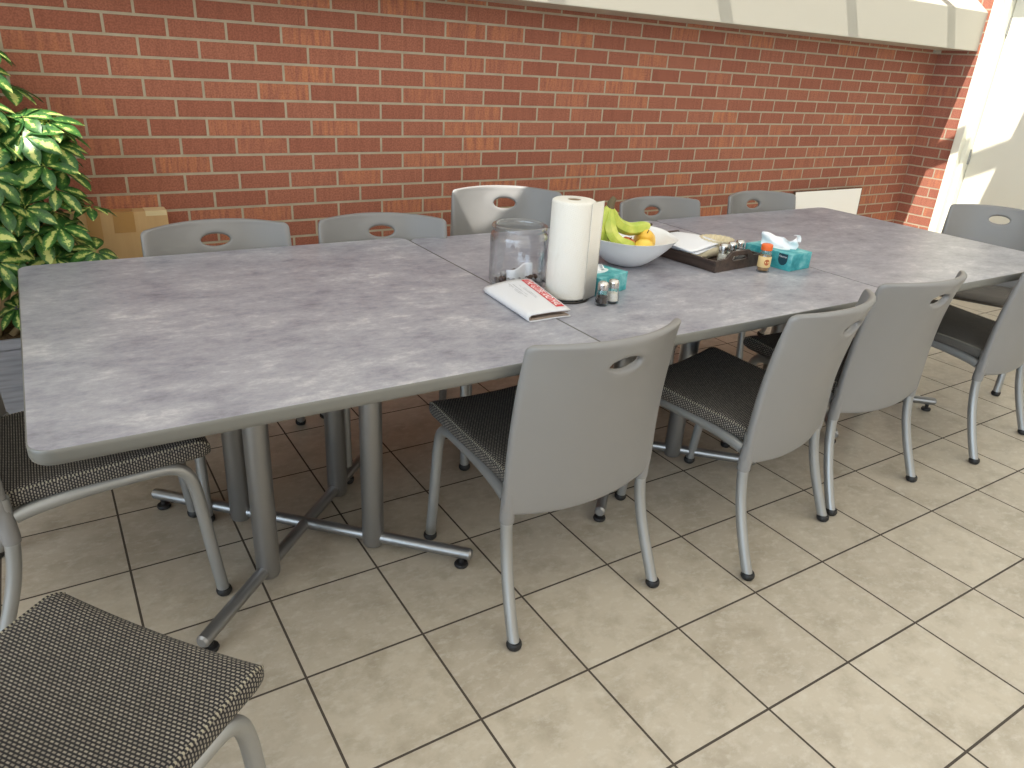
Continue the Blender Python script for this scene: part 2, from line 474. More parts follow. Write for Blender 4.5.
proto = make_chair()
G_LONG = 'chairs along the long table'
CHAIRS = [
    # x, y, facing direction (deg; 90 = towards the brick wall), z scale, label
    (.722, .112, 92, 1, 'grey dining chair on the near side, closest to the folded newspaper, back to the viewer'),
    (1.441, .051, 101, 1, 'grey dining chair turned slightly, second along the near side after the newspaper chair'),
    (2.03, .112, 90, 1, 'grey dining chair on the near side tucked in below the spice bottle and tissue box'),
    (2.868, .094, 95, 1, 'grey dining chair last on the near side, cut by the right edge'),
    (-.360, .603, 0, 1, 'grey dining chair at the near left end of the table, beside the planter'),
    (-.509, -.385, 37.5, 1, 'dining chair in the bottom left corner showing its checked woven seat up close'),
    (3.618, .44, 205, 1, 'grey dining chair at the far end of the table before the cream door'),
    (.140, 1.02, 270, 1, 'grey dining chair behind the table in front of the cardboard box'),
    (.660, .985, 256, 1, 'grey dining chair behind the table standing askew between the box and the sunlit chair'),
    (1.235, 1.105, 249, 1.075, 'dining chair behind the glass jar with bright sunlight on its backrest'),
    (2.08, 1.0, 266, 1, 'grey dining chair behind the fruit bowl and tray'),
    (2.78, 1.0, 266, 1, 'grey dining chair behind the table, next to the white board on the wall'),
]
for i, (x, y, d, zs, lab) in enumerate(CHAIRS):
    c = proto if i == 0 else copy_tree(proto)
    c.location = (x, y, 0); c.rotation_euler = (0, 0, math.radians(d-90)); c.scale = (1, 1, zs)
    tag(c, lab, 'chair', G_LONG)

# ------------------------------------------------------------------ tables
TX0, TS, TZ = -.433, 1.2175, .74
TABLES = [(0, -.046, 1.183, 'grey laminate table section at the left end, bare except for the newspaper edge'),
          (1, -.052, 1.150, 'middle grey laminate table section carrying the fruit bowl and paper towel'),
          (2, -.066, 1.152, 'grey laminate table section at the far right end by the cream door, bare top')]
def make_table(k, y0, y1, lab):
    x0 = TX0+TS*k+.0006; x1 = TX0+TS*(k+1)-.0006; cx = (x0+x1)/2
    root = empty('dining_table', (cx, .55, 0)); tag(root, lab, 'table', 'pushed-together table sections')
    mb = MB(); prism(mb, rrect(x0-cx+.0022, y0-.55+.0022, x1-cx-.0022, y1-.55-.0022, .040, 8), TZ-.0022, TZ)
    prism(mb, rrect(x0-cx+.012, y0-.55+.012, x1-cx-.012, y1-.55-.012, .03, 8), TZ-.028, TZ-.002)
    t = mb.build('tabletop', M_lam, root, smooth=False, bevel=.0012)
    # wrapped edge band
    mb = MB(); o = rrect(x0-cx-.0002, y0-.55-.0002, x1-cx+.0002, y1-.55+.0002, .0422, 8); n = len(o)
    i_ = rrect(x0-cx+.012, y0-.55+.012, x1-cx-.012, y1-.55-.012, .03, 8)
    pr = [(.19, TZ-.0003, 0), (.10, TZ-.0006, 0), (0, TZ-.0026, 0), (0, TZ-.008, 0), (0, TZ-.020, 0), (.15, TZ-.027, 0), (.4, TZ-.0305, 0), (1, TZ-.031, 0)]
    vs = []
    for f, z, _ in pr:
        for a, b in zip(o, i_): vs.append((a[0]+(b[0]-a[0])*f, a[1]+(b[1]-a[1])*f, z))
    for a in i_: vs.append((a[0], a[1], TZ-.0024))
    R = len(pr)+1
    fs = [(r*n+q, r*n+(q+1) % n, ((r+1) % R)*n+(q+1) % n, ((r+1) % R)*n+q) for r in range(R) for q in range(n)]
    mb.add(vs, fs); mb.build('edge_band', M_edge, root)
    base = MB()      # crossed foot tubes
    A, zc, r = .372, .047, .0175
    for s in (1, -1):
        d = Vector((1, s, 0)).normalized(); L = A*math.sqrt(2)
        p = [d*t+Vector((0, 0, zc)) for t in (-L, -L+.006, -L*.5, 0, L*.5, L-.006, L)]
        tube(base, p, [r*.7, r, r, r, r, r, r*.7], 16)
    b = base.build('cross_base', M_steel, root)
    for sx in (1, -1):
        for sy in (1, -1):
            c = MB(); tube(c, [(sx*.155, sy*.155, .018), (sx*.155, sy*.155, .022), (sx*.155, sy*.155, .03), (sx*.155, sy*.155, TZ-.04)], [.022, .029, .032, .032], 24); c.build('column', M_steel, root)
            g = MB(); lathe(g, [(.012, 0), (.019, .001), (.021, .006), (.019, .012), (.008, .014), (.008, .032)], 18, (sx*(A-.022), sy*(A-.022), 0)); g.build('glide', M_rubber, b)
    pl = MB(); prism(pl, rrect(-.24, -.24, .24, .24, .03, 4), TZ-.045, TZ-.0312); pl.build('mounting_plate', M_steel, root, smooth=False)
    return root
for a in TABLES: make_table(*a)

# ------------------------------------------------------------------ things on the table
def place(o, x, y, z=TZ, deg=0): o.location = (x, y, z); o.rotation_euler = (0, 0, math.radians(deg)); return o
def glass():
    m = bpy.data.materials.new('clear_thin_glass'); m.use_nodes = True; t = m.node_tree; t.nodes.remove(t.nodes['Principled BSDF'])
    lw = t.nodes.new('ShaderNodeLayerWeight'); lw.inputs[0].default_value = .35
    cr = t.nodes.new('ShaderNodeValToRGB'); e = cr.color_ramp.elements; e[0].position = .35; e[0].color = (.975, .98, .985, 1); e[1].position = 1; e[1].color = (.72, .76, .78, 1)
    t.links.new(lw.outputs['Facing'], cr.inputs[0])
    a = t.nodes.new('ShaderNodeBsdfTransparent'); t.links.new(cr.outputs[0], a.inputs[0])
    g = t.nodes.new('ShaderNodeBsdfGlossy'); g.inputs['Roughness'].default_value = .03
    f = t.nodes.new('ShaderNodeValToRGB'); fe = f.color_ramp.elements; fe[0].position = .2; fe[0].color = (.05, .05, .05, 1); fe[1].position = 1; fe[1].color = (.85, .85, .85, 1)
    t.links.new(lw.outputs['Facing'], f.inputs[0])
    x = t.nodes.new('ShaderNodeMixShader'); t.links.new(f.outputs[0], x.inputs[0]); t.links.new(a.outputs[0], x.inputs[1]); t.links.new(g.outputs[0], x.inputs[2])
    t.links.new(x.outputs[0], t.nodes['Material Output'].inputs[0]); return m
M_glass = glass()
M_chrome = mat('chrome_lid', (205, 203, 200), .2, 1)
M_paper = mat('white_paper', (222, 223, 227), .8)

# glass jar with packets in it
jar = empty('glass_jar'); place(jar, .861, .508)
tag(jar, 'large clear glass jar without a lid beside the paper towel roll', 'jar')
mb = MB(); R_ = .087
lathe(mb, [(.0, 0), (.07, 0), (.082, .004), (R_, .014), (R_, .135), (.0855, .146), (.079, .153), (.0785, .156), (.083, .159), (.0845, .164), (.083, .1695), (.078, .172), (.074, .1695), (.0735, .163), (.0745, .155), (.0805, .146), (.0835, .134), (.0835, .016), (.079, .009), (.0, .007)], 48)
jb = mb.build('jar_body', M_glass, jar, angle=80); jb.scale = (1, 1, 1.07)
M_wrap = mat('wrapper_silver', (150, 148, 150), .4, .4); M_choc = mat('dark_sweet', (74, 50, 40), .5)
G = 'wrapped sweets in the glass jar'
for i, (dx, dy, dz) in enumerate([(-.058, .0, 0), (-.03, .035, 0), (.0, -.045, 0), (.035, -.02, 0), (.05, .025, 0), (.045, -.052, 0), (.012, .05, 0), (-.042, -.04, 0)]):
    mb = MB(); r = .0115
    tube(mb, [(-.022, 0, 0), (-.019, 0, 0), (-.011, 0, 0), (-.008, 0, 0), (0, 0, 0), (.008, 0, 0), (.011, 0, 0), (.019, 0, 0), (.022, 0, 0)], [.009, .009, .002, .008, r, .008, .002, .009, .009], 12)
    o = mb.build('sweet', M_wrap if i % 3 else M_choc); place(o, .865+dx, .508+dy, TZ+.0195, i*67)
    tag(o, 'small wrapped sweet lying at the bottom of the glass jar', 'sweet', G)
mb = MB()
for q in range(1):
    Mx = Matrix.Translation((0, 0, 0))
    n = 8; vs = []
    for i in range(n+1):
        for j in range(n+1):
            u, v = i/n-.5, j/n-.5
            vs.append((u*.085, v*.012+.018*math.sin(u*5), .006+(j/n)*(.045+.02*u)+.002*math.sin(9*u)))
    fs = [(i*(n+1)+j, (i+1)*(n+1)+j, (i+1)*(n+1)+j+1, i*(n+1)+j+1) for i in range(n) for j in range(n)]
    mb.add(vs, fs)
o = mb.build('paper_packet', M_paper); so = o.modifiers.new('thick', 'SOLIDIFY'); so.thickness = .003; place(o, .86, .492, TZ+.006, -20)
tag(o, 'white paper packet standing inside the glass jar', 'packet')

# paper towel on its wire stand
M_towel = mat('quilted_towel', (212, 209, 201), .9)
t = NT(M_towel)
sp = t.n('ShaderNodeSeparateXYZ'); t.l(t.coords(), sp.inputs[0])
ang = t.math('MULTIPLY', t.math('ARCTAN2', sp.outputs[1], sp.outputs[0]), .061)
d1_ = t.math('SINE', t.math('MULTIPLY', t.math('ADD', ang, sp.outputs[2]), 850)); d2_ = t.math('SINE', t.math('MULTIPLY', t.math('SUBTRACT', ang, sp.outputs[2]), 420))
t.bump(t.math('MULTIPLY', d1_, d2_), .3, .0012)
TR = .061
roll = empty('paper_towel_roll'); place(roll, .922, .332); roll.scale = (1.02, 1.02, 1.03)
tag(roll, 'white quilted paper towel roll standing between the glass jar and fruit bowl', 'paper towel')
mb = MB(); lathe(mb, [(.019, .006), (.055, .006), (.060, .009), (TR, .014), (TR, .268), (.060, .274), (.055, .277), (.019, .277), (.019, .27), (.019, .012)], 64, close=False)
vs0 = len(mb.v); mb.build('roll', M_towel, roll, angle=60)
mb = MB(); lathe(mb, [(.0188, .004), (.0188, .276), (.0170, .276), (.0170, .004)], 32, close=False); mb.build('cardboard_core', mat('core_card', (158, 138, 112), .85), roll)
mb = MB()
n = 14; vs = []                                # loose sheet: leaves the roll tangentially on its right side
for j in range(2):
    for i in range(n+1):
        f = i/n
        if f < .5: a = math.radians(-74+f*2*10); p = Vector((TR+.0012)*Vector((math.cos(a), math.sin(a), 0)))
        else:
            a = math.radians(-64); g = (f-.5)*2
            p = (TR+.0012)*Vector((math.cos(a), math.sin(a), 0)) + Vector((-math.sin(a), math.cos(a), 0))*.050*g + Vector((.004*g*g, -.002*g*g, 0))
        vs.append((p.x, p.y, .004+.272*j+(0 if j else .004*f)))
mb.add(vs, [(i, i+1, n+2+i, n+1+i) for i in range(n)])
o = mb.build('loose_sheet', M_towel, roll); s_ = o.modifiers.new('thick', 'SOLIDIFY'); s_.thickness = .0012; s_.offset = 1
mb = MB()
tube(mb, [((TR+.003)*math.cos(2*PI*k/40), (TR+.003)*math.sin(2*PI*k/40), .0035) for k in range(41)], .0034, 8, cap=False)
for a in (0, PI/2): tube(mb, [(-TR*math.cos(a), -TR*math.sin(a), .0035), (TR*math.cos(a), TR*math.sin(a), .0035)], .0022, 8)
tube(mb, [(0, 0, .003), (0, 0, .262)], .004, 10)
mb.build('wire_stand', mat('dark_wire', (60, 58, 56), .35, .9), roll)

# folded newspaper
M_news = mat('newsprint', (206, 206, 209), .9); M_news_shade = mat('newsprint_shaded', (146, 130, 118), .95)  # inner pages: shadow inside the fold is put into their brown colour
news = empty('newspaper'); place(news, .702, .185, TZ, -2)
tag(news, 'folded newspaper with a red masthead band in front of the glass jar', 'newspaper')
NL = .272
def newsrow(f, inset=0):
    """profile across the paper at fraction f of its length (0 = near end)"""
    W = .128-.010*f-inset; H = .032; y0 = NL*f
    pts = []
    for k in range(8): x = W*(1-k/7); pts.append((x, .0015+inset*.6+.001*math.sin(k*.7)))
    for k in range(1, 8):
        a = -PI/2-PI*k/8; r = (H*.60-.003)/2-inset*.3; pts.append((.0+inset*.8+r*math.cos(a)*.9, .0015+inset*.6+r+r*math.sin(a)))
    for k in range(9):
        g = k/8; z = H*.60+(.004+.022*f)*math.sin(g*1.7) - .004*g*g*(1-f) ; pts.append((W*g*.985, z-inset*.5))
    slant = -.055*f
    return [Vector((x+.012*f, y0+slant*(x/W), z)) for x, z in pts]
def sheet(inset, th, m, name, nseg=14, fr=(0, 1)):
    rows = [newsrow(fr[0]+(fr[1]-fr[0])*i/nseg, inset) for i in range(nseg+1)]
    mm = len(rows[0]); b = MB(); b.add([v for r in rows for v in r], [(i*mm+k, i*mm+k+1, (i+1)*mm+k+1, (i+1)*mm+k) for i in range(nseg) for k in range(mm-1)])
    o = b.build(name, m, news); s = o.modifiers.new('thick', 'SOLIDIFY'); s.thickness = th; s.offset = 0; return o
outer = sheet(0, .0028, M_news, 'front_page')
sheet(.006, .003, M_news_shade, 'inner_pages', fr=(.01, .99))
def on_page(fx, fy, lift=.0022):
    r = newsrow(fy); top = r[15:]
    g = max(0, min(1, fx))*(len(top)-1); i = min(int(g), len(top)-2); return top[i].lerp(top[i+1], g-i)+Vector((0, 0, lift))
M_red = mat('masthead_red', (196, 58, 62), .8); M_ink = mat('print_grey', (140, 140, 144), .9)
b = MB(); n = 24; vs = []
for i in range(n+1):
    fy = .10+.86*i/n
    for fx in (.74, .80, .86, .90, .95): vs.append(on_page(fx, fy))
b.add(vs, [(i*5+k, i*5+k+1, i*5+k+6, i*5+k+5) for i in range(n) for k in range(4)])
b.build('masthead_band', M_red, outer)
def text_mesh(txt, size):
    cu = bpy.data.curves.new('txt', 'FONT'); cu.body = txt; cu.size = size; cu.align_x = 'CENTER'; cu.align_y = 'CENTER'; cu.resolution_u = 3
    ob = bpy.data.objects.new('txt', cu); COL.objects.link(ob)
    bpy.context.view_layer.update(); dg = bpy.context.evaluated_depsgraph_get(); me = ob.evaluated_get(dg).to_mesh()
    vs = [v.co.copy() for v in me.vertices]; fs = [tuple(p.vertices) for p in me.polygons]
    ob.evaluated_get(dg).to_mesh_clear(); bpy.data.objects.remove(ob); bpy.data.curves.remove(cu); return vs, fs
vs, fs = text_mesh('THE GLOBE AND MAIL', .024)
xs = [v.x for v in vs]; w0, w1 = min(xs), max(xs); zs = [v.y for v in vs]; h0, h1 = min(zs), max(zs)
b = MB(); b.add([on_page(.765+.165*(v.y-h0)/(h1-h0), .93-.80*(v.x-w0)/(w1-w0), .003) for v in vs], fs)
b.build('masthead_lettering', mat('masthead_white', (245, 240, 238), .8), outer, smooth=False)
b = MB()
for i, (fx, f0, f1) in enumerate([(.60, .72, .42), (.56, .80, .40), (.46, .86, .50), (.40, .90, .46), (.36, .84, .56)]):
    m_ = 30
    for k in range(m_):
        if rnd.random() < .22: continue
        a = f0+(f1-f0)*k/m_; c = f0+(f1-f0)*(k+.75)/m_
        b.add([on_page(fx, a), on_page(fx+.014, a), on_page(fx+.014, c), on_page(fx, c)], [(0,1,2,3)])
b.build('small_print', M_ink, outer, smooth=False)

# salt and pepper and the three shakers on the tray
M_pepper = mat('ground_pepper', (60, 50, 44), .9); M_salt = mat('table_salt', (236, 232, 220), .9)
def make_shaker(fill, fz, name):
    root = empty(name)
    b = MB(); sq = []
    prof = [(.0165, 0), (.0195, .002), (.0198, .006), (.0172, .034), (.0158, .045), (.0135, .050), (.0135, .056)]
    n = 32
    def ring(r, z, e): return [(r*math.cos(2*PI*k/n)*(1-e*abs(math.sin(4*2*PI*k/n))), r*math.sin(2*PI*k/n)*(1-e*abs(math.sin(4*2*PI*k/n))), z) for k in range(n)]
    vs = []
    for r, z in prof: vs += ring(r, z, .05)
    inner = [(.0122, .056), (.0125, .050), (.0140, .044), (.0152, .034), (.0172, .008), (.0, .006)]
    for r, z in inner: vs += ring(max(r, .0004), z, .0)
    R = len(prof)+len(inner)
    b.add(vs, [(i*n+k, i*n+(k+1) % n, (i+1)*n+(k+1) % n, (i+1)*n+k) for i in range(R-1) for k in range(n)] + [tuple(range(n))[::-1], tuple(range((R-1)*n, R*n))])
    b.build('shaker_glass', M_glass, root)
    b = MB(); lathe(b, [(.0145, .046), (.0156, .047), (.0156, .060), (.0150, .0645), (.012, .0685), (.006, .0705), (.0, .071)], 28); b.build('shaker_lid', M_chrome, root)
    b = MB(); lathe(b, [(.0, .0065), (.0165, .0085), (.0168-.0018*fz/.03, fz*.9), (.0, fz)], 24); b.build('shaker_filling', fill, root)
    return root
pep = make_shaker(M_pepper, .030, 'pepper_shaker'); place(pep, .976, .232); tag(pep, 'glass pepper shaker with chrome lid, darker one of the pair by the towel', 'shaker', 'shakers')
sal = make_shaker(M_salt, .034, 'salt_shaker'); place(sal, 1.020, .238); tag(sal, 'glass salt shaker with white salt, right beside the pepper shaker', 'shaker', 'shakers')

# tissue boxes
def tissue_mat():
    m = mat('teal_tissue_box', rough=.55); t = NT(m); n_ = t.noise(t.coords(), 16, 4, .6)
    t.base(t.ramp(n_, [(.35, (30, 128, 138)), (.5, (66, 158, 164)), (.68, (142, 200, 202))])); return m
M_teal = tissue_mat(); M_teal_dark = mat('dark_teal_print', (18, 62, 76), .6); M_tis = mat('soft_tissue', (240, 241, 244), .9)
M_hole = mat('box_slot_film', (214, 226, 228), .5)
def rbox(b, x, y, z): prism(b, rrect(-x/2, -y/2, x/2, y/2, .002, 2), 0, z)
def tissue_box(name, x, y, deg, sx, sy, sz, lab):
    root = empty(name); place(root, x, y, TZ, deg); tag(root, lab, 'tissue box')
    b = MB(); rbox(b, sx, sy, sz); b.build('box', M_teal, root, smooth=False, bevel=.0015)
    b = MB(); vs = [(.034*math.cos(2*PI*k/28)*(1 if sx > sy else .6)*1.25, .030*math.sin(2*PI*k/28)*(.7 if sx > sy else 1.5), 0) for k in range(28)]
    prism(b, [v[:2] for v in vs], sz, sz+.0006); b.build('slot', M_hole, root, smooth=False)
    return root
t1 = tissue_box('tissue_box', 1.066, .368, 16, .142, .122, .057, 'low teal tissue box half hidden behind the paper towel roll')
t2 = tissue_box('tissue_box', 1.915, .385, 4, .122, .200, .060, 'teal tissue box with a white tissue sticking up, behind the spice bottle')
def tuft(parent, pts, w, n=18, m=9):
    """crumpled tissue drawn along pts, standing up from the slot"""
    P = catmull(pts, n//(len(pts)-1)); vs = []
    for i, p in enumerate(P):
        f = i/(len(P)-1)
        for j in range(m):
            g = j/(m-1); hh = w(f)
            vs.append((p.x+.010*math.sin(g*5+f*7)*(.3+g), p.y+.006*math.sin(f*9+g*4), p.z+hh*g+.004*math.sin(f*13)*g))
    b = MB(); b.add(vs, [(i*m+j, (i+1)*m+j, (i+1)*m+j+1, i*m+j+1) for i in range(len(P)-1) for j in range(m-1)])
    o = b.build('tissue', M_tis, parent); s = o.modifiers.new('thick', 'SOLIDIFY'); s.thickness = .0012; return o
tuft(t2, [(-.024, .06, .058), (-.006, .035, .058), (.012, .005, .058), (.008, -.03, .058), (.03, -.052, .058)], lambda f: .030+.022*(1-f)**2+.016*max(0, f-.7)/.3)
b = MB(); vs = []
for i in range(10):                      # curled tip
    a = -.4+2.4*i/9
    for j in range(4): vs.append((.030-.012*j/3+.020*math.sin(a), -.052+.008*j/3, .098+.018*math.cos(a)*.9-.006*i/9))
b.add(vs, [(i*4+j, (i+1)*4+j, (i+1)*4+j+1, i*4+j+1) for i in range(9) for j in range(3)])
o = b.build('tissue', M_tis, t2); s_ = o.modifiers.new('thick', 'SOLIDIFY'); s_.thickness = .0012
tuft(t1, [(-.045, .005, .056), (-.02, .012, .056), (.01, -.004, .056), (.03, .006, .056)], lambda f: .006+.012*math.sin(f*PI))
# dark shield badge with its white wordmark on the long side of the second box, near the corner
b = MB(); sh_ = [(-.017, .0275), (.017, .0275), (.017, 0), (.0135, -.011), (.007, -.018), (0, -.0205), (-.007, -.018), (-.0135, -.011), (-.017, 0)]
vs = [Vector((-.0613, y, z+.0335)) for y, z in [(-.066+p[0]*1.1, p[1]*.86) for p in sh_]]; vs2 = [v+Vector((.0006, 0, 0)) for v in vs]; n = len(vs)
b.add(vs+vs2, [tuple(range(n)), tuple(range(n, 2*n))[::-1]]+[(i, (i+1) % n, n+(i+1) % n, n+i) for i in range(n)])
badge = b.build('shield_badge', M_teal_dark, t2, smooth=False)
vs, fs = text_mesh('Kleenex', .0098)
b = MB(); b.add([Vector((-.0617, -.066-v.x, .047+v.y)) for v in vs], fs)
b.build('badge_lettering', M_paper, badge, smooth=False)

# fruit bowl
M_bowl = mat('white_melamine', (236, 238, 240), .3)
bowl = empty('fruit_bowl'); place(bowl, 1.362, .585, TZ, 20); bowl.scale = (.95, .95, .97); tag(bowl, 'wide white bowl of fruit between the paper towel and the tray', 'bowl')
def bowl_ring(r, z, e, n=64):
    out = []
    for k in range(n):
        a = 2*PI*k/n; q = 2+e
        # superellipse with its corners on the axes directions of the root
        ca, sa = abs(math.cos(a+PI/4)), abs(math.sin(a+PI/4)); rr = r/(ca**q+sa**q)**(1/q)
        out.append((rr*math.cos(a), rr*math.sin(a), z+ (.012*e*(ca*sa*2)**2)))
    return out
prof = [(.0, .0), (.055, .0), (.066, .003), (.085, .014), (.118, .040), (.143, .066), (.163, .091), (.172, .101), (.175, .103), (.172, .1035), (.160, .094), (.139, .070), (.113, .044), (.082, .019), (.060, .009), (.0, .008)]
b = MB(); vs = []
for r, z in prof: vs += bowl_ring(max(r, .0003), z, (.5*min(1, r/.16)**2))
n = 64; Rn = len(prof)
b.add(vs, [(i*n+k, i*n+(k+1) % n, (i+1)*n+(k+1) % n, (i+1)*n+k) for i in range(Rn-1) for k in range(n)])
b.build('bowl_body', M_bowl, bowl, angle=70)
# bananas: one bunch
def banana_mat():
    m = mat('banana_skin', rough=.5); t = NT(m); n_ = t.noise(t.coords(), 22, 3)
    t.base(t.ramp(n_, [(.3, (150, 172, 62)), (.55, (184, 194, 84)), (.75, (206, 206, 110))])); return m
M_ban = banana_mat(); M_stalk = mat('banana_stalk', (96, 84, 60), .8); M_ban_tip = mat('banana_tip', (70, 60, 44), .8)
bun = empty('banana_bunch', (1.268, .606, .782)); tag(bun, 'bunch of green-yellow bananas standing up in the fruit bowl', 'bananas')
S0 = Vector((.0, -.02, .165))
def banana(pts, r):
    P = catmull([Vector(p) for p in pts], 7); n = len(P); b = MB()
    rs = [r*(.32+.68*min(1, (i/(n-1))/.22)) if i/(n-1) < .22 else r*(1 if i/(n-1) < .72 else max(.22, 1-((i/(n-1)-.72)/.28)**2*.75)) for i in range(n)]
    tube(b, P, rs, 6); o = b.build('banana', M_ban, bun, angle=25)
    tp = MB(); d = (P[-1]-P[-2]).normalized(); tube(tp, [P[-1]-d*.001, P[-1]+d*.006, P[-1]+d*.008], [r*.22, r*.2, r*.1], 8); tp.build('banana_tip', M_ban_tip, o)
banana([S0, (.014, -.014, .132), (.042, -.018, .098), (.088, -.028, .080), (.132, -.044, .086), (.156, -.056, .096)], .0225)
banana([S0, (-.006, -.030, .115), (.000, -.048, .070), (.024, -.062, .046), (.058, -.070, .036), (.080, -.074, .036)], .0215)
banana([S0, (-.020, -.018, .115), (-.024, -.014, .078), (-.012, -.010, .048), (.020, -.004, .034)], .0205)
banana([S0, (-.006, .010, .115), (.012, .030, .068), (.050, .042, .050), (.095, .046, .048)], .0205)
b = MB(); tube(b, [S0+Vector((0, 0, -.012)), S0+Vector((.002, 0, .006)), S0+Vector((.008, -.002, .018)), S0+Vector((.012, -.002, .022))], [.014, .0125, .010, .009], 10); b.build('stalk', M_stalk, bun)
def fruit_mat(name, a, bcol):
    m = mat(name, rough=.42); t = NT(m); t.base(t.ramp(t.noise(t.coords(), 18, 3), [(.35, a), (.65, bcol)])); return m
M_pear = fruit_mat('yellow_pear', (222, 170, 56), (236, 196, 84)); M_lem = fruit_mat('lemon_skin', (226, 184, 60), (238, 204, 92)); M_app = fruit_mat('apple_skin', (204, 84, 66), (226, 150, 96))
def fruit(name, prof, m, x, y, z, rot, lab, cat, sc_=1.12):
    root = empty(name, (x, y, z)); root.rotation_euler = rot; root.scale = (sc_, sc_, sc_)
    b = MB(); lathe(b, prof, 28); b.build('flesh', m, root)
    top = prof[-1][1]; b = MB(); tube(b, [(0, 0, top-.006), (.001, 0, top+.006), (.004, 0, top+.012)], .0016, 8); b.build('fruit_stem', M_stalk, root)
    tag(root, lab, cat); return root
pear = [(.0, -.036), (.010, -.0365), (.024, -.031), (.033, -.018), (.035, -.004), (.032, .012), (.025, .026), (.019, .038), (.014, .046), (.006, .050), (.0, .049)]
rnd_f = [(.0, -.029), (.009, -.031), (.020, -.028), (.030, -.016), (.034, 0), (.031, .015), (.022, .027), (.011, .031), (.003, .028), (.0, .026)]
fruit('pear', pear, M_pear, 1.422, .566, .820, (.5, -.75, .3), 'yellow pear lying higher in the fruit bowl below the banana tip', 'pear')
fruit('lemon', [(.0, -.040), (.007, -.038), (.018, -.031), (.029, -.016), (.032, 0), (.029, .016), (.018, .031), (.007, .038), (.0, .040)], M_lem, 1.372, .512, .806, (PI/2, .1, -1.2), 'yellow lemon at the near rim of the fruit bowl, below the pear', 'lemon')
fruit('apple', rnd_f, M_app, 1.348, .572, .806, (.3, .2, 0), 'small red and orange apple between the bananas and the yellow fruit', 'apple', .9)

# wooden tray and what lies in it
def wood():
    m = mat('dark_stained_wood', rough=.5); t = NT(m); n_ = t.noise(t.mapping(t.coords(), scale=(1, .08, 1)), 60, 5)
    t.base(t.ramp(n_, [(.3, (44, 34, 30)), (.7, (80, 64, 55))])); return m
M_wood = wood()
TW, TL = .262, .34
tray = empty('wooden_tray'); place(tray, 1.6956, .548, TZ, 5); tag(tray, 'dark brown wooden serving tray with cut-out handles, right of the fruit bowl', 'tray')
b = MB(); box(b, -TW/2+.004, -TL/2+.004, .0, TW/2-.004, TL/2-.004, .009); b.build('tray_base', M_wood, tray, smooth=False)
for s in (1, -1):
    b = MB(); vs = []
    for y, z in ((-TL/2+.011, 0), (TL/2-.011, 0), (TL/2-.011, .040), (-TL/2+.011, .040)):
        lean = .10*z
        for t_ in (0, .010): vs.append((s*(TW/2-t_+lean), y, z))
    b.add(vs, [(0,2,4,6), (7,5,3,1), (0,1,3,2), (2,3,5,4), (4,5,7,6), (6,7,1,0)]); b.build('side_wall', M_wood, tray, smooth=False, bevel=.001)
    # end wall with a raised middle and a handle slot
    b = MB(); W2 = TW/2+.003
    outer_ = [(-W2+.002, 0), (W2-.002, 0), (W2, .040), (.075, .043), (.048, .064), (-.048, .064), (-.075, .043), (-W2, .040)]
    hole_ = [(-.040, .032), (.040, .032), (.044, .038), (.040, .049), (-.040, .049), (-.044, .038)]
    bm = bmesh.new(); es = []
    for loop in (outer_, hole_):
        vv = [bm.verts.new((x, 0, z)) for x, z in loop]; es += [bm.edges.new((vv[i], vv[(i+1) % len(vv)])) for i in range(len(vv))]
    bmesh.ops.triangle_fill(bm, use_beauty=True, use_dissolve=False, edges=es)
    ex = bmesh.ops.extrude_face_region(bm, geom=list(bm.faces)); bmesh.ops.translate(bm, verts=[g for g in ex['geom'] if isinstance(g, bmesh.types.BMVert)], vec=(0, .010, 0))
    bmesh.ops.recalc_face_normals(bm, faces=bm.faces); bm.verts.ensure_lookup_table()
    idx = {v: i for i, v in enumerate(bm.verts)}
    b.add([v.co + Vector((0, (s*(TL/2) - (.010 if s > 0 else 0)), 0)) for v in bm.verts], [tuple(idx[v] for v in f.verts) for f in bm.faces]); bm.free()
    b.build('end_wall', M_wood, tray, smooth=False)
TM = Matrix.Translation((1.693, .578, TZ)) @ Matrix.Rotation(math.radians(5), 4, 'Z')
def on_tray(o, x, y, z, deg=0):
    p = TM @ Vector((x, y, z)); o.location = p; o.rotation_euler = (0, 0, math.radians(deg+5)); return o
M_envel = mat('brown_napkin', (206, 194, 166), .9)
def paper_sheet(name, sx, sy, m, bend, th=.0015, n=12):
    b = MB(); vs = []
    for i in range(n+1):
        for j in range(n+1):
            u, v = i/n-.5, j/n-.5; vs.append((u*sx, v*sy, bend(u, v)))
    b.add(vs, [(i*(n+1)+j, (i+1)*(n+1)+j, (i+1)*(n+1)+j+1, i*(n+1)+j+1) for i in range(n) for j in range(n)])
    o = b.build(name, m); s = o.modifiers.new('thick', 'SOLIDIFY'); s.thickness = th; s.offset = 1; return o
GP = 'papers lying on the tray'
o = paper_sheet('napkin', (.150), .20, M_envel, lambda u, v: .004*math.sin(4*u)+.002, .030); on_tray(o, -.050, .015, .010, 4); tag(o, 'thick stack of beige napkins in the tray beneath the white papers', 'napkins', GP)
o = paper_sheet('paper_sheet', .190, .205, M_paper, lambda u, v: .003*math.sin(5*u+1)+.002*math.cos(6*v), .004); on_tray(o, -.040, .02, .0475, 12); tag(o, 'white paper sheets lying under the topmost white sheet on the tray', 'paper', GP)
o = paper_sheet('paper_sheet', .200, .21, M_paper, lambda u, v: .005*math.sin(4*u)+.004*math.cos(5*v), .003); on_tray(o, -.048, .022, .0585, 5); tag(o, 'topmost white paper sheet on the tray, overhanging its left side', 'paper', GP)
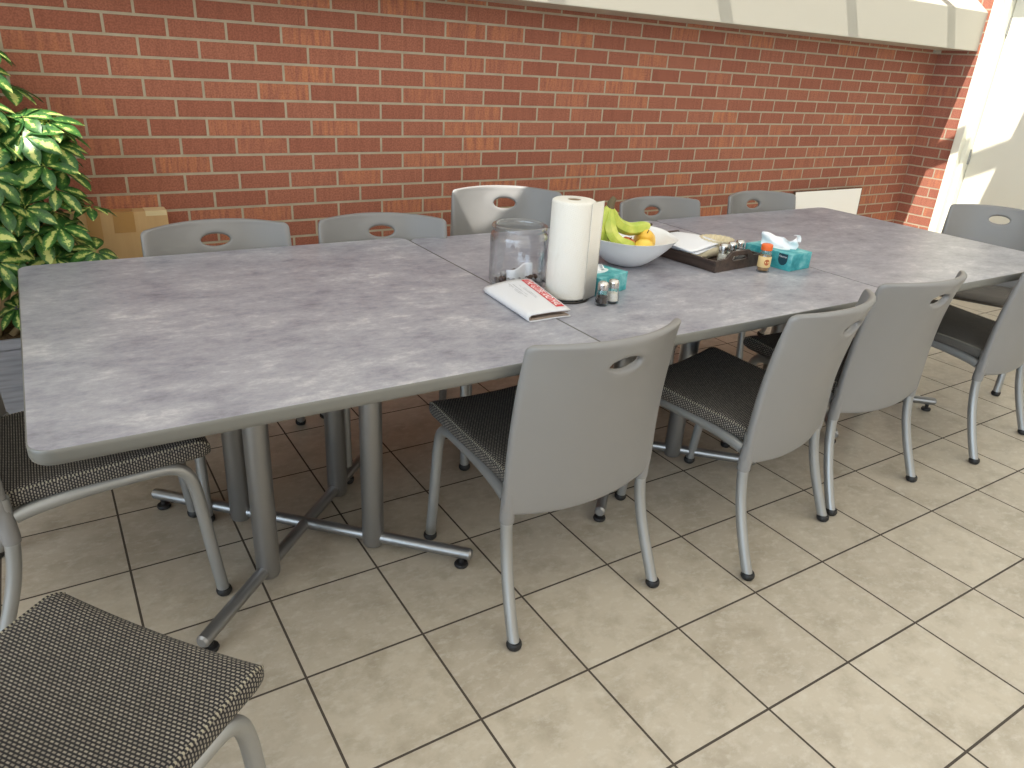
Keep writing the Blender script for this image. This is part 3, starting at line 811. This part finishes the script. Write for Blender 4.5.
# coffee filter leaning at the far right
b = MB(); vs = []; n = 40
for i, (r, z) in enumerate([(.034, 0), (.040, .016), (.050, .040), (.060, .058)]):
    for k in range(n): a = 2*PI*k/n; rr = r*(1+.05*(i/3)*math.sin(k*PI)) + (.0018*i*(1 if k % 2 else -1)); vs.append((rr*math.cos(a), rr*math.sin(a), z))
b.add(vs, [(i*n+k, i*n+(k+1) % n, (i+1)*n+(k+1) % n, (i+1)*n+k) for i in range(3) for k in range(n)]+[tuple(range(n))[::-1]])
o = b.build('paper_filter', mat('unbleached_paper', (214, 200, 168), .9)); s_ = o.modifiers.new('thick', 'SOLIDIFY'); s_.thickness = .003; on_tray(o, .070, -.035, .010); tag(o, 'stack of beige fluted paper filters in the tray behind the shakers', 'filters')
for i, (x, y, lab) in enumerate([(-.022, -.140, 'glass shaker with chrome lid in the tray, leftmost of the three'), (.034, -.134, 'glass shaker with chrome lid in the tray, middle of the three'), (.090, -.126, 'glass shaker with chrome lid in the tray, rightmost of the three')]):
    o = copy_tree(sal); o.name = 'tray_shaker'; on_tray(o, x, y, .009); o['label'] = lab; o['group'] = 'shakers in the tray'
b = MB(); n = 20; vs = []
for i in range(n+1):
    a = PI*i/n
    for k in range(2): vs.append((.052*math.cos(a), (-.010 if k else .010), .026*math.sin(a)))
vs2 = [(x*.88, y, z*.82) for x, y, z in vs]
b.add(vs+vs2, [(2*i, 2*i+1, 2*i+3, 2*i+2) for i in range(n)]+[(len(vs)+2*i, len(vs)+2*i+2, len(vs)+2*i+3, len(vs)+2*i+1) for i in range(n)]+[(2*i, 2*i+2, len(vs)+2*i+2, len(vs)+2*i) for i in range(n)]+[(2*i+1, len(vs)+2*i+1, len(vs)+2*i+3, 2*i+3) for i in range(n)]+[(0, len(vs), len(vs)+1, 1), (2*n, 2*n+1, len(vs)+2*n+1, len(vs)+2*n)])
o = b.build('napkin_ring', M_rubber); on_tray(o, .052, -.172, .009, 6); tag(o, 'black arched holder lying in the tray in front of the shakers', 'holder')

# spice bottle
sp_ = empty('spice_bottle'); place(sp_, 1.770, .322, TZ, 0); tag(sp_, 'small spice bottle with an orange cap in front of the teal tissue box', 'bottle')
b = MB(); lathe(b, [(.0, 0), (.0195, 0), (.0215, .003), (.0215, .060), (.019, .067), (.0165, .071), (.0165, .078), (.0150, .078), (.0150, .071), (.0175, .066), (.0198, .060), (.0198, .006), (.0, .004)], 32); b.build('bottle_body', M_glass, sp_)
b = MB(); lathe(b, [(.0, .0045), (.0192, .0065), (.0192, .046), (.0, .048)], 28); b.build('bottle_filling', mat('ground_spice', (150, 112, 62), .9), sp_)
b = MB(); lathe(b, [(.0217, .018), (.0221, .0185), (.0221, .0555), (.0217, .056)], 36, close=False); lab_ = b.build('bottle_label', mat('cream_label', (214, 186, 132), .7), sp_)
M_emb = mat('label_emblem', (168, 92, 52), .7)
b = MB(); vs = []
c0 = math.radians(-118)
for k in range(18): a = 2*PI*k/18; th = c0+.42*math.cos(a); vs.append((.0224*math.cos(th), .0224*math.sin(th), .037+.0105*math.sin(a)))
vs.append((.0224*math.cos(c0), .0224*math.sin(c0), .037)); b.add(vs, [(k, (k+1) % 18, 18) for k in range(18)]); b.build('label_emblem', M_emb, lab_, smooth=False)
b = MB(); n = 36
for z0, r0, r1 in ((0, 0, 0),):
    prof = [(.0, .0975), (.0160, .0975), (.0185, .0955), (.0190, .093), (.0190, .078), (.0185, .0765), (.0, .0765)]
    vs = []
    for i, (r, z) in enumerate(prof):
        for k in range(n*2): a = PI*k/n; rr = r*(1+(.018*(1 if k % 2 else -1) if 2 <= i <= 4 else 0)); vs.append((rr*math.cos(a), rr*math.sin(a), z))
    b.add(vs, [(i*2*n+k, i*2*n+(k+1) % (2*n), (i+1)*2*n+(k+1) % (2*n), (i+1)*2*n+k) for i in range(len(prof)-1) for k in range(2*n)])
b.build('bottle_cap', mat('orange_cap', (226, 104, 42), .4), sp_)

# ------------------------------------------------------------------ by the wall: carton, board, plant
M_card = NT(mat('corrugated_card', rough=.85)); n_ = M_card.noise(M_card.mapping(M_card.coords(), scale=(8, 8, .6)), 6, 3)
M_card.base(M_card.ramp(n_, [(.3, (190, 156, 110)), (.7, (197, 163, 117))])); M_card = bpy.data.materials['corrugated_card']
M_tape = mat('packing_tape', (176, 136, 84), .3); M_strip_pale = mat('pale_strip', (216, 198, 156), .35)
carton = empty('cardboard_box', (-.395, 1.738, 0)); tag(carton, 'brown cardboard box with tape strips against the brick wall, behind the plant', 'box')
CW, CD, CH = .90, .066, .778
b = MB(); prism(b, rrect(-CW/2, -CD/2, CW/2, CD/2, .004, 2), 0, CH-.004); b.build('carton_body', M_card, carton, smooth=False)
b = MB(); box(b, -CW/2+.001, -CD/2+.001, CH-.004, CW/2-.001, -.001, CH); box(b, -CW/2+.001, .001, CH-.004, CW/2-.001, CD/2-.001, CH); b.build('flap', M_card, carton, smooth=False)
for x0, x1, m_, d_ in ((.265, .335, M_tape, .075), (.375, .447, M_strip_pale, .018), (.18, .225, M_tape, .10)):  # two tapes, and one paler strip near the right end
    b = MB(); box(b, x0, -CD/2-.0012, CH-d_, x1, -CD/2, CH+.0008); box(b, x0, -CD/2, CH, x1, CD/2, CH+.0008); b.build('tape', m_, carton, smooth=False)

board = empty('white_board', (4.20, 1.79, 0)); board.rotation_euler = (math.radians(-2.2), 0, WANG); tag(board, 'plain white board leaning on the brick wall near the corner', 'board')
b = MB(); box(b, -.362, -.012, .006, .362, .0, .684); b.build('panel', mat('white_panel', (242, 241, 236), .6), board, smooth=False)
b = MB()
box(b, -.366, -.0135, .684, .366, .002, .688); box(b, -.366, -.016, 0, .368, .006, .006); box(b, -.366, -.0135, .006, -.362, .002, .684); box(b, .362, -.0135, .006, .366, .002, .684)
b.build('frame', mat('dark_board_edge', (92, 70, 54), .6), board, smooth=False)

# potted umbrella plant
PX, PY = -.575, 1.40
plant = empty('umbrella_plant', (PX, PY, 0)); tag(plant, 'tall variegated umbrella plant in a grey pot at the left end of the table', 'plant')
def potmat():
    m = mat('grey_wood_grain_pot', rough=.6); t = NT(m); n_ = t.noise(t.mapping(t.coords(), scale=(1, 1, 14)), 7, 4)
    t.base(t.ramp(n_, [(.3, (112, 114, 122)), (.7, (140, 142, 150))])); return m
b = MB(); vs = []
for h, z in ((.135, 0), (.172, .47), (.178, .475), (.178, .505), (.165, .505), (.160, .46), (.155, .455)):
    vs += [(x, y, z) for x, y in rrect(-h, -h, h, h, .03, 4)]
n = 20; b.add(vs, [(i*n+k, i*n+(k+1) % n, (i+1)*n+(k+1) % n, (i+1)*n+k) for i in range(6) for k in range(n)]+[tuple(range(n))[::-1], tuple(range(6*n, 7*n))])
b.build('pot', potmat(), plant, smooth=False)
soil_m = NT(mat('potting_soil', rough=.95)); soil_m.base(soil_m.ramp(soil_m.noise(soil_m.coords(), 60, 5), [(.35, (62, 48, 34)), (.7, (128, 100, 66))]))
b = MB(); vs = []; q = 14
for i in range(q+1):
    for j in range(q+1): vs.append((-.158+.316*i/q, -.158+.316*j/q, .462+rnd.uniform(-.004, .008)))
b.add(vs, [(i*(q+1)+j, (i+1)*(q+1)+j, (i+1)*(q+1)+j+1, i*(q+1)+j+1) for i in range(q) for j in range(q)]); b.build('soil', bpy.data.materials['potting_soil'], plant)
M_bark = mat('plant_bark', (150, 128, 92), .85); M_petiole = mat('petiole_green', (150, 166, 84), .6)
trunks = [[(.04, -.0, .46), (.10, .02, .62), (.17, .04, .80), (.23, .05, .98), (.26, .06, 1.10)],
          [(-.02, .04, .46), (.04, .11, .75), (.10, .16, 1.02), (.11, .18, 1.33)],
          [(.0, -.03, .46), (.02, -.04, .70), (.06, -.02, .95), (.10, .02, 1.16)],
          [(.08, .0, .46), (.18, .02, .56), (.26, .02, .68), (.31, .0, .84)]]
TP = []
for tr in trunks:
    P = catmull(tr, 6); TP.append(P); b = MB(); tube(b, P, [.012-.007*i/(len(P)-1) for i in range(len(P))], 10); b.build('stem', M_bark, plant)
def leaf_mat():
    m = mat('variegated_leaf', rough=.32); t = NT(m)
    uv = t.n('ShaderNodeTexCoord').outputs['UV']; sp = t.n('ShaderNodeSeparateXYZ'); t.l(uv, sp.inputs[0])
    n_ = t.noise(t.coords(), 24, 5, .75)
    e = t.math('ADD', t.math('ABSOLUTE', sp.outputs[0]), t.math('MULTIPLY', t.math('SUBTRACT', n_, .5), 3.6))
    c = t.ramp(e, [(.02, (206, 212, 130)), (.12, (156, 184, 92)), (.22, (84, 130, 64)), (.9, (46, 88, 44))])
    t.base(c); t.b.inputs['Subsurface Weight'].default_value = 0
    tr = t.n('ShaderNodeBsdfTranslucent'); t.l(c, tr.inputs[0]); mx = t.n('ShaderNodeMixShader'); mx.inputs[0].default_value = .3
    t.l(t.b.outputs[0], mx.inputs[1]); t.l(tr.outputs[0], mx.inputs[2]); t.l(mx.outputs[0], t.t.nodes['Material Output'].inputs[0]); return m
fol = MB(); pet = MB()
def leaflet(o, d, nrm, L, W):
    """blade from o along d, drooping; nrm is its upper side"""
    side = d.cross(nrm).normalized(); n = 6; vs = []; uv = []
    prof = [.10, .52, .84, 1.0, .98, .70, .06]
    for i in range(n+1):
        f = i/n; c = o + d*(L*f) - nrm*(L*.28*f*f)
        for s in (-1, 0, 1): vs.append(c+side*(s*W*.5*prof[i])+nrm*(abs(s)*W*.10*prof[i])); uv.append((s, f))
    fs = []; uvs = []
    for i in range(n):
        for k in (0, 1):
            q = (i*3+k, i*3+k+1, i*3+k+4, i*3+k+3); fs.append(q); uvs.append([uv[a] for a in q])
    fol.add(vs, fs, uvs)
def whorl(c, axis, n, L):
    axis = axis.normalized(); a0 = axis.orthogonal().normalized(); b0 = axis.cross(a0); ph = rnd.uniform(0, 6)
    for k in range(n):
        a = ph+2*PI*k/n*.94; d = (a0*math.cos(a)+b0*math.sin(a)+axis*rnd.uniform(-.15, .12)).normalized()
        nn = (axis - d*axis.dot(d)).normalized(); l_ = L*rnd.uniform(.8, 1.1); leaflet(c+d*.008, d, nn, l_, l_*rnd.uniform(.44, .52))
def leaf(base, d, plen, L, n=8):
    d = Vector((d.x, min(d.y, (.215-base.y)/.14), d.z)).normalized()
    tip = base + d*plen + Vector((0, 0, -.02*plen/.1)); mid = base.lerp(tip, .5)+Vector((0, 0, .012)); tube(pet, catmull([base, mid, tip], 4), .0022, 6)
    ax = (Vector((0, 0, 1))*.75 + d*.45 + Vector((rnd.uniform(-.25, .25), rnd.uniform(-.35, .05), 0))); whorl(tip, ax, n, L)
for ti, (P, lo, cnt, L) in enumerate(((TP[0], .30, 34, .092), (TP[1], .42, 26, .092), (TP[2], .30, 28, .092), (TP[3], .25, 14, .082))):
    for k in range(cnt):
        f = lo+(1-lo)*k/(cnt-1); i = min(int(f*(len(P)-1)), len(P)-2); base = P[i].lerp(P[i+1], f*(len(P)-1)-i)
        a = k*2.4+ti; el = .05+.75*max(0, (f-.75)/.25)
        d = Vector((math.cos(a)*math.cos(el), math.sin(a)*math.cos(el), math.sin(el)))
        leaf(base, d, rnd.uniform(.07, .135)*(1-.45*max(0, f-.8)/.2), L*rnd.uniform(.85, 1.15), rnd.choice((7, 8, 8, 9)))
M_leaf = leaf_mat()
fo = fol.build('foliage', M_leaf, plant, angle=60); pet.build('petioles', M_petiole, plant)

# ------------------------------------------------------------------ camera, light, view
cam = bpy.data.cameras.new('camera'); co = bpy.data.objects.new('camera', cam); COL.objects.link(co); sc.camera = co
F, YAW, PITCH, ROLL = 731.293, .582906, .418120, .0628256
cam.sensor_width = 36; cam.lens = F*36/1024; cam.clip_start = .02; cam.clip_end = 200
f_ = Vector((math.sin(YAW)*math.cos(PITCH), math.cos(YAW)*math.cos(PITCH), -math.sin(PITCH)))
r_ = Vector((math.cos(YAW), -math.sin(YAW), 0)); u_ = r_.cross(f_)
r2 = r_*math.cos(ROLL)+u_*math.sin(ROLL); u2 = -r_*math.sin(ROLL)+u_*math.cos(ROLL)
co.matrix_world = Matrix(((r2.x, u2.x, -f_.x, -.341494), (r2.y, u2.y, -f_.y, -1.326453), (r2.z, u2.z, -f_.z, 1.373725), (0, 0, 0, 1)))

sun = bpy.data.lights.new('sun', 'SUN'); so = bpy.data.objects.new('sun', sun); COL.objects.link(so)
sun.energy = 11.5; sun.angle = math.radians(.53); sun.color = (1, .95, .86)
so.rotation_euler = Vector((.48, .156, -1)).to_track_quat('-Z', 'Y').to_euler()
w = bpy.data.worlds.new('sky'); sc.world = w; w.use_nodes = True
wt = w.node_tree; bg = wt.nodes['Background']; bg.inputs[1].default_value = 1.0
tc = wt.nodes.new('ShaderNodeTexCoord'); sx_ = wt.nodes.new('ShaderNodeSeparateXYZ'); wt.links.new(tc.outputs['Generated'], sx_.inputs[0])
def wmix(fac, stops, a, b):
    r = wt.nodes.new('ShaderNodeMapRange'); r.inputs[1].default_value, r.inputs[2].default_value = stops; r.interpolation_type = 'SMOOTHSTEP'; wt.links.new(fac, r.inputs[0])
    x = wt.nodes.new('ShaderNodeMix'); x.data_type = 'RGBA'; wt.links.new(r.outputs[0], x.inputs[0])
    for sock, v in ((x.inputs[6], a), (x.inputs[7], b)):
        if hasattr(v, 'links'): wt.links.new(v, sock)
        else: sock.default_value = v
    return x.outputs[2]
side = wmix(sx_.outputs[0], (-.25, -.8), (1.42, 1.28, 1.06, 1), (3.3, 4.0, 4.7, 1))       # bright open side at the left, warmer towards the room
sky = wmix(sx_.outputs[2], (.25, .75), side, (.62, .72, .85, 1))
wt.links.new(sky, bg.inputs[0])
sc.view_settings.view_transform = 'Standard'; sc.view_settings.look = 'None'; sc.view_settings.gamma = 1; sc.view_settings.use_curve_mapping = False
sc.view_settings.exposure = .06
sc.cycles.use_denoising = True
sc.cycles.max_bounces = 10; sc.cycles.transparent_max_bounces = 12; sc.cycles.transmission_bounces = 10
sc.cycles.caustics_refractive = False; sc.cycles.caustics_reflective = False
